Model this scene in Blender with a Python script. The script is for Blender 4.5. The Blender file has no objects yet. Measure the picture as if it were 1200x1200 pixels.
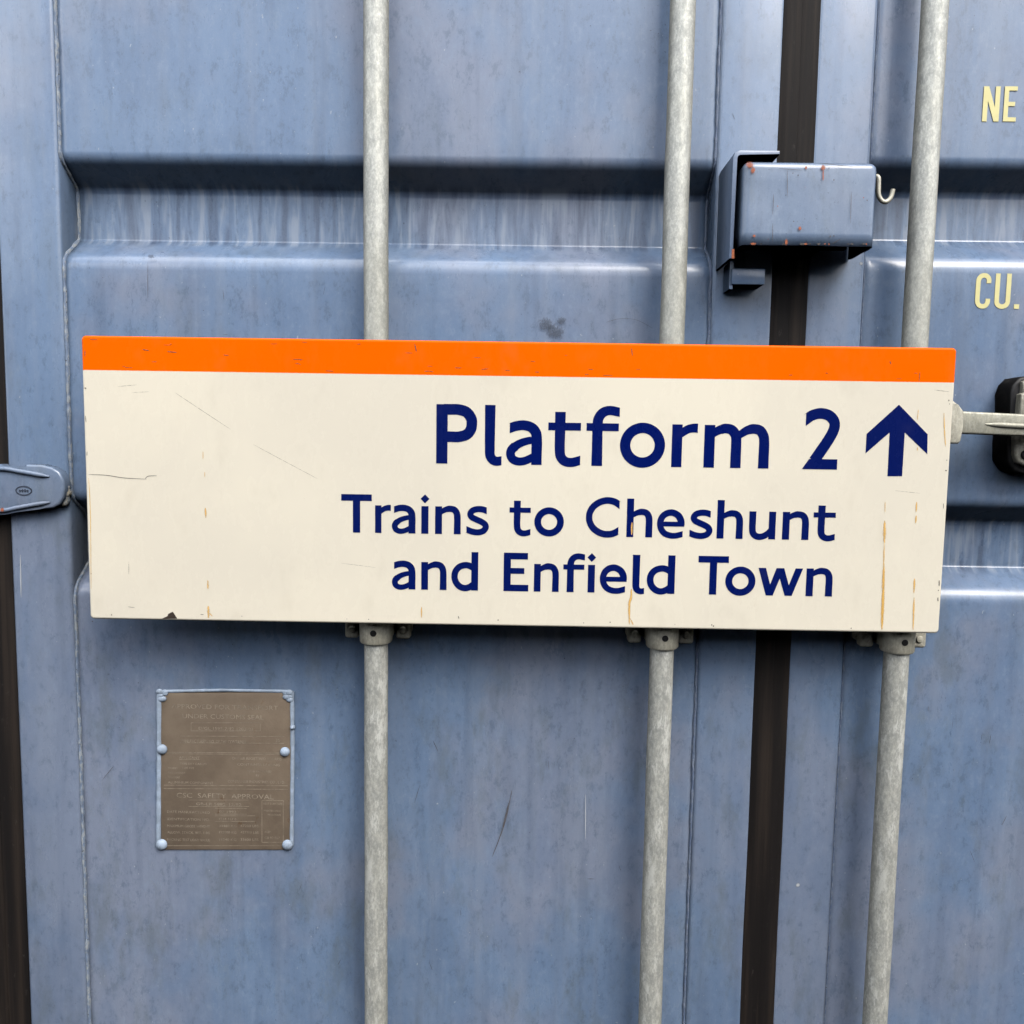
import bpy, bmesh, math, random
from mathutils import Vector, Matrix, noise
from mathutils.geometry import delaunay_2d_cdt
random.seed(7)
SC = bpy.context.scene
COL = SC.collection

# ------------------------------------------------------------------ camera
F_PX, DIST, EYE = 950.0, 1.24, 1.5
_z = Vector((160, 10480, F_PX)).normalized()          # world up, in camera axes
_x = Vector((1, -(160 + F_PX * .009) / 10480, .009)).normalized()
_y = _z.cross(_x).normalized()
ROT = Matrix((_x, _y, _z))                            # camera -> world
cam_d = bpy.data.cameras.new('camera')
cam = bpy.data.objects.new('camera', cam_d); COL.objects.link(cam)
cam_d.sensor_width = 36; cam_d.lens = 36 * F_PX / 1200
cam_d.clip_start = .02; cam_d.clip_end = 500
cam.matrix_world = Matrix.Translation((0, -DIST, EYE)) @ ROT.to_4x4()
SC.camera = cam

# ------------------------------------------------------------------ sky, sun, exposure
SUN_EL, SUN_AZ = math.radians(49), math.radians(148)   # azimuth clockwise from +Y
world = bpy.data.worlds.new("World"); SC.world = world; world.use_nodes = True
wn, wl = world.node_tree.nodes, world.node_tree.links
wn.clear()
sky = wn.new('ShaderNodeTexSky'); sky.sky_type = 'NISHITA'; sky.sun_disc = False
sky.sun_elevation = SUN_EL; sky.sun_rotation = SUN_AZ
sky.air_density = 1.0; sky.dust_density = 3.0; sky.ozone_density = 1.0
wtc = wn.new('ShaderNodeTexCoord')
wno = wn.new('ShaderNodeTexNoise'); wno.inputs['Scale'].default_value = 2.2
wno.inputs['Detail'].default_value = 6; wno.inputs['Roughness'].default_value = .55
wl.new(wtc.outputs['Generated'], wno.inputs['Vector'])
wr = wn.new('ShaderNodeValToRGB')
wr.color_ramp.elements[0].position = .46; wr.color_ramp.elements[0].color = (.06, .06, .06, 1)
wr.color_ramp.elements[1].position = .55; wr.color_ramp.elements[1].color = (1, 1, 1, 1)
wl.new(wno.outputs['Fac'], wr.inputs['Fac'])
wmx = wn.new('ShaderNodeMix'); wmx.data_type = 'RGBA'
wl.new(wr.outputs['Color'], wmx.inputs[0]); wl.new(sky.outputs[0], wmx.inputs[6])
# cloud deck: an overcast sky is three times as bright overhead as at the horizon
wsp = wn.new('ShaderNodeSeparateXYZ'); wl.new(wtc.outputs['Generated'], wsp.inputs[0])
wmr = wn.new('ShaderNodeMapRange'); wl.new(wsp.outputs['Z'], wmr.inputs[0])
wmr.inputs[1].default_value = 0; wmr.inputs[2].default_value = 1
wmr.inputs[3].default_value = .30; wmr.inputs[4].default_value = 1
wcl = wn.new('ShaderNodeMix'); wcl.data_type = 'RGBA'; wcl.blend_type = 'MULTIPLY'; wcl.inputs[0].default_value = 1
wcl.inputs[6].default_value = (18.0, 18.0, 18.2, 1); wl.new(wmr.outputs[0], wcl.inputs[7])
wl.new(wcl.outputs[2], wmx.inputs[7])
bg = wn.new('ShaderNodeBackground'); bg.inputs['Strength'].default_value = .08
wl.new(wmx.outputs[2], bg.inputs['Color'])
wo = wn.new('ShaderNodeOutputWorld'); wl.new(bg.outputs[0], wo.inputs['Surface'])

sun_d = bpy.data.lights.new('sun', 'SUN'); sun_d.energy = .8; sun_d.angle = math.radians(30)
sun_d.color = (1, .965, .91)
sun = bpy.data.objects.new('sun', sun_d); COL.objects.link(sun)
to_sun = Vector((math.sin(SUN_AZ) * math.cos(SUN_EL), math.cos(SUN_AZ) * math.cos(SUN_EL), math.sin(SUN_EL)))
sun.rotation_euler = to_sun.to_track_quat('Z', 'Y').to_euler()
sun.location = (1.5, -3, 5)
SC.view_settings.view_transform = 'Standard'; SC.view_settings.look = 'None'
SC.view_settings.gamma = 1; SC.cycles.max_bounces = 0; SC.view_settings.exposure = 1.32

# ------------------------------------------------------------------ helpers
def P(u, v, Y=0.0):
    """where the sight line through photograph pixel (u,v) meets the plane at depth Y -> (X, Z)"""
    d = ROT @ Vector((u - 600, -(v - 600), -F_PX))
    t = (Y + DIST) / d.y
    return d.x * t, EYE + d.z * t
def PX(u, v, Y=0.0): return P(u, v, Y)[0]
def PZ(u, v, Y=0.0): return P(u, v, Y)[1]

def empty(name, loc, label, cat):
    o = bpy.data.objects.new(name, None); COL.objects.link(o); o.location = loc
    o.empty_display_size = .1; o['label'] = label; o['category'] = cat
    return o
def world_loc(o):
    v = Vector(o.location)
    while o.parent: o = o.parent; v += Vector(o.location)
    return v
def obj(name, bm, mat, parent=None, smooth=True, label=None, at=None, angle=40):
    """bm in world coordinates; `at` = origin of the new object"""
    me = bpy.data.meshes.new(name)
    bmesh.ops.recalc_face_normals(bm, faces=bm.faces)
    at = Vector(at) if at else Vector((0, 0, 0))
    if at.length: bmesh.ops.translate(bm, verts=bm.verts, vec=-at)
    bm.to_mesh(me); bm.free()
    me.materials.append(mat)
    o = bpy.data.objects.new(name, me); COL.objects.link(o)
    if smooth:
        me.polygons.foreach_set('use_smooth', [True] * len(me.polygons))
        try: me.set_sharp_from_angle(angle=math.radians(angle))
        except Exception: pass
    if parent:
        o.parent = parent; o.location = at - world_loc(parent)
    else: o.location = at
    if label: o['label'] = label
    return o
def box(bm, x0, x1, y0, y1, z0, z1, r=0.0, seg=3, jig=0):
    g = bmesh.ops.create_cube(bm, size=1)
    for v in g['verts']:
        v.co = Vector(((x0 + x1) / 2 + v.co.x * (x1 - x0), (y0 + y1) / 2 + v.co.y * (y1 - y0), (z0 + z1) / 2 + v.co.z * (z1 - z0)))
    if r > 0:
        es = list({e for v in g['verts'] for e in v.link_edges})
        bmesh.ops.bevel(bm, geom=es, offset=r, segments=seg, profile=.5, affect='EDGES')
    return bm
def tube(bm, pts, rad, n=12, jitter=0.0, cap=True, seed=0, squash=1.0):
    rings = []
    for i, p in enumerate(pts):
        p = Vector(p)
        t = (Vector(pts[min(i + 1, len(pts) - 1)]) - Vector(pts[max(i - 1, 0)])).normalized()
        ref = Vector((0, 1, 0)) if abs(t.y) < .9 else Vector((1, 0, 0))
        a = t.cross(ref).normalized(); b = t.cross(a).normalized()
        r = rad[i] if isinstance(rad, (list, tuple)) else rad
        ring = []
        for k in range(n):
            th = 2 * math.pi * k / n
            rr = r
            if jitter: rr *= 1 + jitter * noise.noise(p * 260 + Vector((seed, k * .9, 0)))
            ring.append(bm.verts.new(p + a * math.cos(th) * rr + b * math.sin(th) * rr * squash))
        rings.append(ring)
    for r0, r1 in zip(rings, rings[1:]):
        for k in range(n):
            bm.faces.new((r0[k], r0[(k + 1) % n], r1[(k + 1) % n], r1[k]))
    if cap:
        bm.faces.new(rings[0]); bm.faces.new(rings[-1][::-1])
    return bm
def prism(bm, poly, y0, y1, r=0.0, seg=3, tapers=None):
    """closed XZ polygon extruded between depths y0 (front, more negative) and y1"""
    f = [bm.verts.new((x, y0, z)) for x, z in poly]
    b = [bm.verts.new((x, y1, z)) for x, z in poly]
    ff = bm.faces.new(f); bm.faces.new(b[::-1])
    n = len(poly)
    for i in range(n):
        bm.faces.new((f[i], b[i], b[(i + 1) % n], f[(i + 1) % n]))
    if r > 0:
        bmesh.ops.bevel(bm, geom=list(ff.edges), offset=r, segments=seg, profile=.5, affect='EDGES')
    return bm
def lathe(bm, prof, c, axis='Z', n=32):
    rings = []
    for r, h in prof:
        ring = []
        for k in range(n):
            th = 2 * math.pi * k / n
            if axis == 'Z': co = Vector((c[0] + r * math.cos(th), c[1] + r * math.sin(th), c[2] + h))
            else: co = Vector((c[0] + r * math.cos(th), c[1] + h, c[2] + r * math.sin(th)))
            ring.append(bm.verts.new(co))
        rings.append(ring)
    for r0, r1 in zip(rings, rings[1:]):
        for k in range(n): bm.faces.new((r0[k], r0[(k + 1) % n], r1[(k + 1) % n], r1[k]))
    bm.faces.new(rings[0][::-1]); bm.faces.new(rings[-1])
    return bm

# ---- 2D strokes -> union -> thin solid
def cr(pts, n=8):
    """smooth curve through points"""
    out = []
    P_ = [Vector(p) for p in pts]
    P_ = [2 * P_[0] - P_[1]] + P_ + [2 * P_[-1] - P_[-2]]
    for i in range(1, len(P_) - 2):
        a, b, c, d = P_[i - 1:i + 3]
        for k in range(n):
            t = k / n
            out.append(.5 * ((2 * b) + (c - a) * t + (2 * a - 5 * b + 4 * c - d) * t * t + (3 * b - a - 3 * c + d) * t ** 3))
    out.append(P_[-2]); return out
def stroke(pts, w, w2=None, c0=None, c1=None, smooth=True):
    """outline polygon of a pen stroke; c0/c1 'v' cuts the end vertically, 'h' horizontally"""
    p = cr(pts) if smooth and len(pts) > 2 else [Vector(q) for q in pts]
    if w2 is None: w2 = w
    L, R = [], []
    n = len(p)
    for i, q in enumerate(p):
        t = (p[min(i + 1, n - 1)] - p[max(i - 1, 0)]).normalized()
        nn = Vector((-t.y, t.x)); ww = (w + (w2 - w) * i / (n - 1)) / 2
        cut = c0 if i == 0 else (c1 if i == n - 1 else None)
        if cut == 'v' and abs(nn.y) > .2: nn = Vector((0, 1 / nn.y))
        if cut == 'h' and abs(nn.x) > .2: nn = Vector((1 / nn.x, 0))
        L.append(q + nn * ww); R.append(q - nn * ww)
    return [tuple(q) for q in L + R[::-1]]
def rect(x0, y0, x1, y1): return [(x0, y0), (x1, y0), (x1, y1), (x0, y1)]
def ring(cx, cy, rx, ry, w, a0=0, a1=360, n=56):
    pts = [(cx + rx * math.cos(math.radians(a0 + (a1 - a0) * k / n)), cy + ry * math.sin(math.radians(a0 + (a1 - a0) * k / n))) for k in range(n + 1)]
    out = []
    for i in range(n):                                  # quads, so a closed ring keeps its hole
        out.append(stroke([pts[i], pts[i + 1]], w, smooth=False))
    # exact ring: outer/inner samples
    res = []
    for i in range(n):
        q = []
        for k, s in ((i, 1), (i + 1, 1), (i + 1, -1), (i, -1)):
            a = math.radians(a0 + (a1 - a0) * k / n)
            q.append((cx + (rx + s * w / 2) * math.cos(a), cy + (ry + s * w / 2) * math.sin(a)))
        res.append(q)
    return res
def winding(poly, x, y):
    w = 0
    for i in range(len(poly)):
        x0, y0 = poly[i]; x1, y1 = poly[(i + 1) % len(poly)]
        if y0 <= y < y1 and (x1 - x0) * (y - y0) - (x - x0) * (y1 - y0) > 0: w += 1
        elif y1 <= y < y0 and (x1 - x0) * (y - y0) - (x - x0) * (y1 - y0) < 0: w -= 1
    return w
def solid(bm, polys, y_face, thick):
    """union of XZ polygons as a thin solid whose front is at y_face - thick"""
    vs, es = [], []
    for p in polys:
        k = len(vs); vs += [Vector(q) for q in p]
        es += [(k + i, k + (i + 1) % len(p)) for i in range(len(p))]
    r = delaunay_2d_cdt(vs, es, [], 0, 1e-7)
    v2, tris = r[0], r[2]
    boxes = [(min(q[0] for q in p), max(q[0] for q in p), min(q[1] for q in p), max(q[1] for q in p)) for p in polys]
    keep = []
    for t in tris:
        c = (v2[t[0]] + v2[t[1]] + v2[t[2]]) / 3
        for p, b in zip(polys, boxes):
            if b[0] <= c.x <= b[1] and b[2] <= c.y <= b[3] and winding(p, c.x, c.y):
                keep.append(t); break
    F, B = {}, {}
    def g(d, i, y):
        if i not in d: d[i] = bm.verts.new((v2[i].x, y, v2[i].y))
        return d[i]
    cnt = {}
    for t in keep:
        bm.faces.new([g(F, i, y_face - thick) for i in t])
        for a, b in ((t[0], t[1]), (t[1], t[2]), (t[2], t[0])):
            cnt.setdefault((min(a, b), max(a, b)), []).append((a, b))
    for k, l in cnt.items():
        if len(l) == 1:
            a, b = l[0]
            bm.faces.new((g(F, a, 0), g(B, a, y_face), g(B, b, y_face), g(F, b, 0)))
    return bm

# ------------------------------------------------------------------ materials
class NT:
    def __init__(s, name):
        s.m = bpy.data.materials.new(name); s.m.use_nodes = True
        s.n, s.l = s.m.node_tree.nodes, s.m.node_tree.links
        s.b = s.n['Principled BSDF']; s.out = s.n['Material Output']
        s.tc = s.n.new('ShaderNodeTexCoord').outputs['Object']
        s.sep = None
    def xyz(s):
        if not s.sep:
            s.sep = s.n.new('ShaderNodeSeparateXYZ'); s.l.new(s.tc, s.sep.inputs[0])
        return s.sep.outputs
    def put(s, sock, v):
        if isinstance(v, bpy.types.NodeSocket): s.l.new(v, sock)
        elif isinstance(v, tuple) and len(v) == 3: sock.default_value = (*v, 1) if len(sock.default_value) == 4 else v
        else: sock.default_value = v
    def noise(s, scale, stretch=(1, 1, 1), detail=4, rough=.55, off=(0, 0, 0), dist=0):
        mp = s.n.new('ShaderNodeMapping'); s.l.new(s.tc, mp.inputs[0])
        mp.inputs['Scale'].default_value = stretch; mp.inputs['Location'].default_value = off
        t = s.n.new('ShaderNodeTexNoise'); s.l.new(mp.outputs[0], t.inputs['Vector'])
        t.inputs['Scale'].default_value = scale; t.inputs['Detail'].default_value = detail
        t.inputs['Roughness'].default_value = rough; t.inputs['Distortion'].default_value = dist
        return t.outputs['Fac']
    def ramp(s, v, a, b, lo=0.0, hi=1.0):
        r = s.n.new('ShaderNodeMapRange'); r.interpolation_type = 'SMOOTHSTEP'
        s.put(r.inputs[0], v); r.inputs[1].default_value = a; r.inputs[2].default_value = b
        r.inputs[3].default_value = lo; r.inputs[4].default_value = hi
        return r.outputs[0]
    def math(s, op, a, b=0.0):
        r = s.n.new('ShaderNodeMath'); r.operation = op; s.put(r.inputs[0], a); s.put(r.inputs[1], b)
        return r.outputs[0]
    def mix(s, f, a, b, mode='MIX'):
        r = s.n.new('ShaderNodeMix'); r.data_type = 'RGBA'; r.blend_type = mode
        s.put(r.inputs[0], f); s.put(r.inputs[6], a); s.put(r.inputs[7], b)
        return r.outputs[2]
    def bump(s, h, strength, dist=.001):
        b = s.n.new('ShaderNodeBump'); s.put(b.inputs['Height'], h)
        b.inputs['Strength'].default_value = strength; b.inputs['Distance'].default_value = dist
        s.l.new(b.outputs[0], s.b.inputs['Normal']); return b
    def set(s, **k):
        for a, v in k.items(): s.put(s.b.inputs[a.replace('_', ' ')], v)
        return s.m

BLUE = (.175, .262, .415)
def paint(name, grime=1.0, pale=1.0, rust=0.0, base=BLUE, rough=.27):
    t = NT(name)
    big = t.noise(2.3, (1, 1, .8), 5, .6, off=(3.1, 0, 1.7))
    c = t.mix(t.ramp(big, .46, .58, 0, .75 * pale), base, (.255, .285, .375))          # chalked film; its pale patches also stand in for reflected clouds
    mid = t.noise(9, (1, 1, .45), 6, .62, off=(7, 0, 2))
    c = t.mix(t.ramp(mid, .44, .60, 0, .36), c, (.105, .175, .31))
    mot = t.noise(75, (1, 1, .55), 7, .78, off=(2, 5, 1))
    c = t.mix(t.ramp(mot, .52, .64, 0, .48 * grime), c, (.085, .13, .20))
    c = t.mix(t.ramp(mot, .47, .36, 0, .34), c, (.26, .34, .47))
    st = t.noise(26, (1, 1, .045), 5, .6, off=(1, 0, 4))
    c = t.mix(t.ramp(st, .45, .70, 0, .30 * grime), c, (.26, .31, .40))                # pale run marks
    st2 = t.noise(34, (1, 1, .06), 5, .6, off=(11, 0, 9))
    c = t.mix(t.ramp(st2, .50, .72, 0, .28 * grime), c, (.085, .12, .19))
    # greenish grime in blotches, more of it where the rain does not reach (low down)
    z = t.xyz()['Z']
    gm = t.math('MULTIPLY', t.ramp(t.noise(16, (1, 1, .4), 9, .72, off=(5, 0, 5)), .50, .66, 0, 1), t.ramp(z, 1.9, 1.0, .2, .55))
    c = t.mix(t.math('MULTIPLY', gm, .75 * grime), c, (.115, .145, .155))
    # rain tracks on the recessed faces; their dark part also paints in groove shade
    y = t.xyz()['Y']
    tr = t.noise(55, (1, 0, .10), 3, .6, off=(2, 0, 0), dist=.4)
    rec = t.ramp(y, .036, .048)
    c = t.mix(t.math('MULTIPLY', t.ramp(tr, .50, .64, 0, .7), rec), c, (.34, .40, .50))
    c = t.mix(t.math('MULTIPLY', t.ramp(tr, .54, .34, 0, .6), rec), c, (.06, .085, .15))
    # specks and nicks
    sp = t.noise(330, (1, 1, .7), 2, .5)
    c = t.mix(t.ramp(sp, .735, .76, 0, .75), c, (.035, .04, .055))
    sp2 = t.noise(210, (1, 1, .6), 2, .5, off=(9, 9, 9))
    c = t.mix(t.ramp(sp2, .75, .77, 0, .6), c, (.5, .55, .6))
    fine = t.noise(420, (1, 1, 1), 3, .6)
    c = t.mix(t.ramp(fine, .3, .7, 0, .10), c, (.32, .37, .45))
    if rust:
        rn = t.noise(46, (1, 1, .6), 8, .7, off=(4, 1, 2))
        c = t.mix(t.ramp(rn, .735 - .08 * rust, .77 - .08 * rust, 0, 1), c, (.42, .10, .03))
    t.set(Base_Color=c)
    rg = t.math('ADD', t.ramp(mid, .3, .7, rough - .05, rough + .12), t.math('MULTIPLY', gm, .22))
    t.set(Roughness=rg)
    t.b.inputs['Specular IOR Level'].default_value = .5
    t.b.inputs['Coat Weight'].default_value = .85; t.b.inputs['Coat Roughness'].default_value = .20
    h = t.math('ADD', t.math('MULTIPLY', fine, .35), t.math('MULTIPLY', mid, 1.2))
    t.bump(t.math('ADD', h, t.math('MULTIPLY', sp, .2)), .35, .0006)
    return t.m
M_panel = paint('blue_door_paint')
M_tube = paint('blue_frame_paint', 1.0, .8)
M_box = paint('blue_lock_box_paint', .8, .7, rust=.5, base=(.18, .25, .37))
M_hinge = paint('blue_hinge_paint', .8, .9, rust=.25, base=(.17, .24, .36))

def mat_weld(name, c1, c2):
    t = NT(name); n = t.noise(190, (1, 1, .5), 6, .7)
    c = t.mix(t.ramp(n, .42, .62), c1, c2)
    c = t.mix(t.ramp(t.noise(260, detail=3, off=(4, 4, 4)), .66, .72), c, (.05, .04, .035))
    t.set(Base_Color=c, Roughness=.6); t.bump(n, .9, .0016); return t.m
M_weld_pale = mat_weld('weld_pale', (.17, .23, .34), (.34, .38, .41))
M_weld = mat_weld('weld_blue', (.12, .17, .28), (.22, .27, .36))

def mat_rubber():
    t = NT('perished_rubber')
    st = t.noise(60, (1, 1, .03), 5, .6)
    c = t.mix(t.ramp(st, .4, .7), (.007, .0055, .0055), (.026, .019, .015))
    c = t.mix(t.ramp(t.noise(130, (1, 1, .4), 5, .7), .62, .72, 0, .5), c, (.05, .044, .04))
    t.set(Base_Color=c, Roughness=.72); t.b.inputs['Specular IOR Level'].default_value = .3
    t.bump(st, .5, .001); return t.m
M_rubber = mat_rubber()
def mat_black():
    t = NT('black_rubber'); n = t.noise(90, detail=5)
    t.set(Base_Color=t.mix(t.ramp(n, .5, .75, 0, .4), (.008, .008, .009), (.04, .038, .036)), Roughness=.5)
    t.bump(n, .4, .001); return t.m
M_black = mat_black()

def mat_galv(name, base, dark, white, wamt, streak=.3):
    t = NT(name)
    n1 = t.noise(95, (1, 1, .45), 9, .78, off=(1, 2, 3))
    n2 = t.noise(300, (1, 1, .6), 5, .8)
    n3 = t.noise(7, (1, 1, .5), 3, .5, off=(6, 1, 2))
    c = t.mix(t.ramp(n1, .36, .62, .0, .75), base, dark)
    c = t.mix(t.ramp(n2, .50, .60, 0, .28), c, dark)
    c = t.mix(t.ramp(n2, .50, .40, 0, .35), c, white)
    z = t.xyz()['Z']
    wa = t.math('MULTIPLY', t.ramp(t.noise(58, (1, 1, .35), 10, .82, off=(2, 8, 1)), .50, .60), t.ramp(z, 1.9, 1.15, wamt * .25, wamt))
    c = t.mix(wa, c, white)
    c = t.mix(t.ramp(t.noise(40, (1, 1, .06), 6, .7, off=(8, 8, 8)), .66, .74, 0, streak), c, (.30, .17, .08))
    c = t.mix(t.ramp(n3, .45, .65, 0, .25), c, (.40, .39, .30))
    t.set(Base_Color=c, Roughness=t.ramp(n1, .3, .7, .34, .58), Metallic=.3)
    t.bump(t.math('ADD', t.math('MULTIPLY', n1, 1.0), t.math('MULTIPLY', n2, .5)), .5, .0009)
    return t.m
M_rod = mat_galv('galvanised_rod', (.64, .65, .59), (.33, .345, .335), (.84, .86, .81), .8)
M_cast = mat_galv('galvanised_casting', (.74, .72, .60), (.40, .38, .31), (.82, .81, .72), .5, .6)
M_handle = mat_galv('galvanised_handle', (.47, .46, .37), (.30, .30, .25), (.62, .62, .56), .3, .35)

def flat_mat(name, col, rough=.4, var=.1, metallic=0.0, nscale=40, bump=.1):
    t = NT(name); n = t.noise(nscale, detail=6, rough=.65)
    c2 = tuple(min(1, x * (1 - var) ) for x in col)
    t.set(Base_Color=t.mix(t.ramp(n, .35, .65), col, c2), Roughness=rough, Metallic=metallic)
    t.bump(n, bump, .0008); return t.m
def mat_enamel(name, col, col2, dirt, spec=.3):
    t = NT(name)
    big = t.noise(2.6, (1, 1, 1), 5, .6, off=(2.3, 0, 4.2))
    c = t.mix(t.ramp(big, .38, .68), col, col2)
    n = t.noise(22, (1, 1, .5), 8, .7)
    c = t.mix(t.ramp(n, .52, .72, 0, dirt), c, (.42, .37, .27))
    f = t.noise(240, detail=3)
    d = t.noise(58, (1, 1, .25), 7, .8, off=(4, 4, 4))
    c = t.mix(t.ramp(d, .60, .74, 0, dirt * 1.2), c, (.46, .38, .24))
    c = t.mix(t.ramp(f, .72, .76, 0, dirt * 1.4), c, (.30, .24, .16))
    t.set(Base_Color=c, Roughness=t.ramp(n, .3, .7, .20, .34)); t.b.inputs['Specular IOR Level'].default_value = spec
    t.bump(t.noise(30, detail=3, off=(1, 1, 1)), .10, .001)
    return t.m
M_cream = mat_enamel('cream_enamel', (.84, .79, .655), (.775, .73, .615), .12)
M_orange = mat_enamel('orange_enamel', (1.0, .150, .0), (.98, .140, .0), .03, .08)
M_navy = mat_enamel('navy_enamel', (.001, .008, .115), (.003, .010, .100), .015, .12)
M_yellow = flat_mat('pale_yellow_vinyl', (.80, .74, .36), .5, .06)
def mat_plate():
    t = NT('brown_data_plate')
    n = t.noise(14, (1, 1, 1), 8, .7)
    c = t.mix(t.ramp(n, .35, .65), (.33, .262, .195), (.25, .195, .145))
    c = t.mix(t.ramp(t.noise(60, (1, 1, .5), 6, .75, off=(3, 3, 3)), .62, .70, 0, .7), c, (.20, .11, .05))
    t.set(Base_Color=c, Roughness=.48, Metallic=.35)
    t.bump(t.noise(300, detail=4), .3, .0005); return t.m
M_plate = mat_plate()
M_plate_text = flat_mat('worn_plate_lettering', (.60, .51, .40), .35, .45, .35, 140)
M_seal = flat_mat('pale_blue_sealant', (.42, .52, .66), .45, .28, 0, 60, .8)
M_ground = flat_mat('asphalt', (.045, .044, .043), .9, .3, 0, 30, .6)

def mat_mark(name, col, thr=.35, soft=.25, scale=150, stretch=(1, 1, .3), amt=1.0, rough=.7):
    """stain or scratch: UV.x runs -1..1 across, UV.y 0..1 along"""
    t = NT(name)
    uv = t.n.new('ShaderNodeTexCoord').outputs['UV']
    sp = t.n.new('ShaderNodeSeparateXYZ'); t.l.new(uv, sp.inputs[0])
    u = t.math('ABSOLUTE', sp.outputs[0])
    edge = t.ramp(u, 1.0, .25)
    n = t.noise(scale, stretch, 6, .7)
    a = t.math('MULTIPLY', t.ramp(t.math('ADD', n, t.math('MULTIPLY', edge, .25)), thr + .12, thr + .12 + soft), t.math('MULTIPLY', edge, amt))
    t.set(Base_Color=col, Roughness=rough, Alpha=a); return t.m
M_rust = mat_mark('rust_stain', (.85, .50, .12), .36, .30, 210, (1, 1, .55), .85)
M_rust_red = mat_mark('fresh_rust', (.42, .12, .045), .40, .16, 330, (1, 1, .6), .9)
M_scr = mat_mark('dark_scratch', (.10, .085, .075), .30, .25, 420, (1, 1, 1), .85)
M_scr_faint = mat_mark('faint_scratch', (.36, .31, .24), .34, .3, 220, (1, 1, 1), .55)
M_smudge = mat_mark('dark_smudge', (.09, .11, .15), .50, .08, 300, (1, 1, .6), .6)
M_chalk = mat_mark('chalk_mark', (.60, .64, .68), .36, .2, 260, (1, 1, .3), .7)
M_haze = mat_mark('rubbed_paint', (.42, .48, .56), .50, .08, 260, (1, 1, .6), .5)
M_chip = flat_mat('bare_rusted_steel', (.045, .030, .022), .8, .4, 0, 220, .8)

LIFT = [0]
def mark(name, pts, w, mat, parent, Y, lift=.00025, taper=True):
    """thin strip through photograph points on the plane at depth Y; w in metres"""
    LIFT[0] += 1; lift += .00001 * (LIFT[0] % 17)
    bm = bmesh.new(); uvl = bm.loops.layers.uv.new('UVMap')
    q = [Vector(P(u, v, Y)) for u, v in pts]
    q = cr(q, 5) if len(q) > 2 else [q[0].lerp(q[1], k / 5) for k in range(6)]
    n = len(q); rows = []
    for i, p in enumerate(q):
        t = (q[min(i + 1, n - 1)] - q[max(i - 1, 0)]).normalized(); nn = Vector((-t.y, t.x))
        s = i / (n - 1); ww = w / 2 * ((.35 + .65 * math.sin(math.pi * s) ** .5) if taper else 1)
        row = []
        for k in (-1, 0, 1):
            c = p + nn * ww * k
            row.append((bm.verts.new((c.x, Y - lift, c.y)), (k, s)))
        rows.append(row)
    for r0, r1 in zip(rows, rows[1:]):
        for k in range(2):
            f = bm.faces.new((r0[k][0], r0[k + 1][0], r1[k + 1][0], r1[k][0]))
            for l, d in zip(f.loops, (r0[k], r0[k + 1], r1[k + 1], r1[k])): l[uvl].uv = d[1]
    return obj(name, bm, mat, parent)
def blot(name, u, v, ru, rv, mat, parent, Y, lift=.0003, ang=0):
    LIFT[0] += 1; lift += .00001 * (LIFT[0] % 17)
    bm = bmesh.new(); uvl = bm.loops.layers.uv.new('UVMap')
    cx, cz = P(u, v, Y); k = (Y + DIST) / F_PX
    c = bm.verts.new((cx, Y - lift, cz)); vs = []
    for i in range(20):
        a = 2 * math.pi * i / 20; x, z = ru * k * math.cos(a), rv * k * math.sin(a)
        r = 1 + .25 * noise.noise(Vector((u + 3 * math.cos(a), v + 3 * math.sin(a), 0)))
        vs.append(bm.verts.new((cx + r * (x * math.cos(ang) - z * math.sin(ang)), Y - lift, cz + r * (x * math.sin(ang) + z * math.cos(ang)))))
    for i in range(20):
        f = bm.faces.new((c, vs[i], vs[(i + 1) % 20]))
        for l, d in zip(f.loops, (0, 1, 1)): l[uvl].uv = (d, .5)
    return obj(name, bm, mat, parent)

# ------------------------------------------------------------------ ground
bm = bmesh.new(); N = 24
gv = [[bm.verts.new(((i / N - .5) * 120, (j / N - .5) * 120, 0)) for j in range(N + 1)] for i in range(N + 1)]
for i in range(N):
    for j in range(N): bm.faces.new((gv[i][j], gv[i + 1][j], gv[i + 1][j + 1], gv[i][j + 1]))
g = obj('ground', bm, M_ground); g['kind'] = 'structure'; g['label'] = 'dark asphalt ground in front of the container'

# ------------------------------------------------------------------ container-shaped blocker of low sky light, added unseen behind the viewer
M_blocker = flat_mat('dull_brown_blocker_paint', (.060, .050, .046), .6, .35, 0, 3, .2)
BLOCKER = empty('shipping_container', (0, -4.8, 0), 'dull brown container shape added unseen behind the viewer to block low sky light', 'shipping container')
bm = bmesh.new(); pf = []
x = -6.0; k_ = 0
while x < 6.0:
    for dx, dy in ((0, 0), (.07, 0), (.14, -.036), (.21, -.036)): pf.append((x + dx, -3.5 + dy))
    x += .28
lo = [bm.verts.new((a, b, .16)) for a, b in pf]; hi = [bm.verts.new((a, b, 2.50)) for a, b in pf]
for i in range(len(pf) - 1): bm.faces.new((lo[i], lo[i + 1], hi[i + 1], hi[i]))
obj('blocker_side', bm, M_blocker, BLOCKER, smooth=False)
bm = bmesh.new(); box(bm, -6.05, 6.12, -5.9, -3.60, .15, 2.51)
obj('blocker_body', bm, M_blocker, BLOCKER, smooth=False)
for za, zb_ in ((0, .158), (2.502, 2.60)):
    bm = bmesh.new(); box(bm, -6.1, 6.17, -3.62, -3.48, za, zb_, .01, 2); obj('blocker_rail', bm, M_blocker, BLOCKER)

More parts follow.
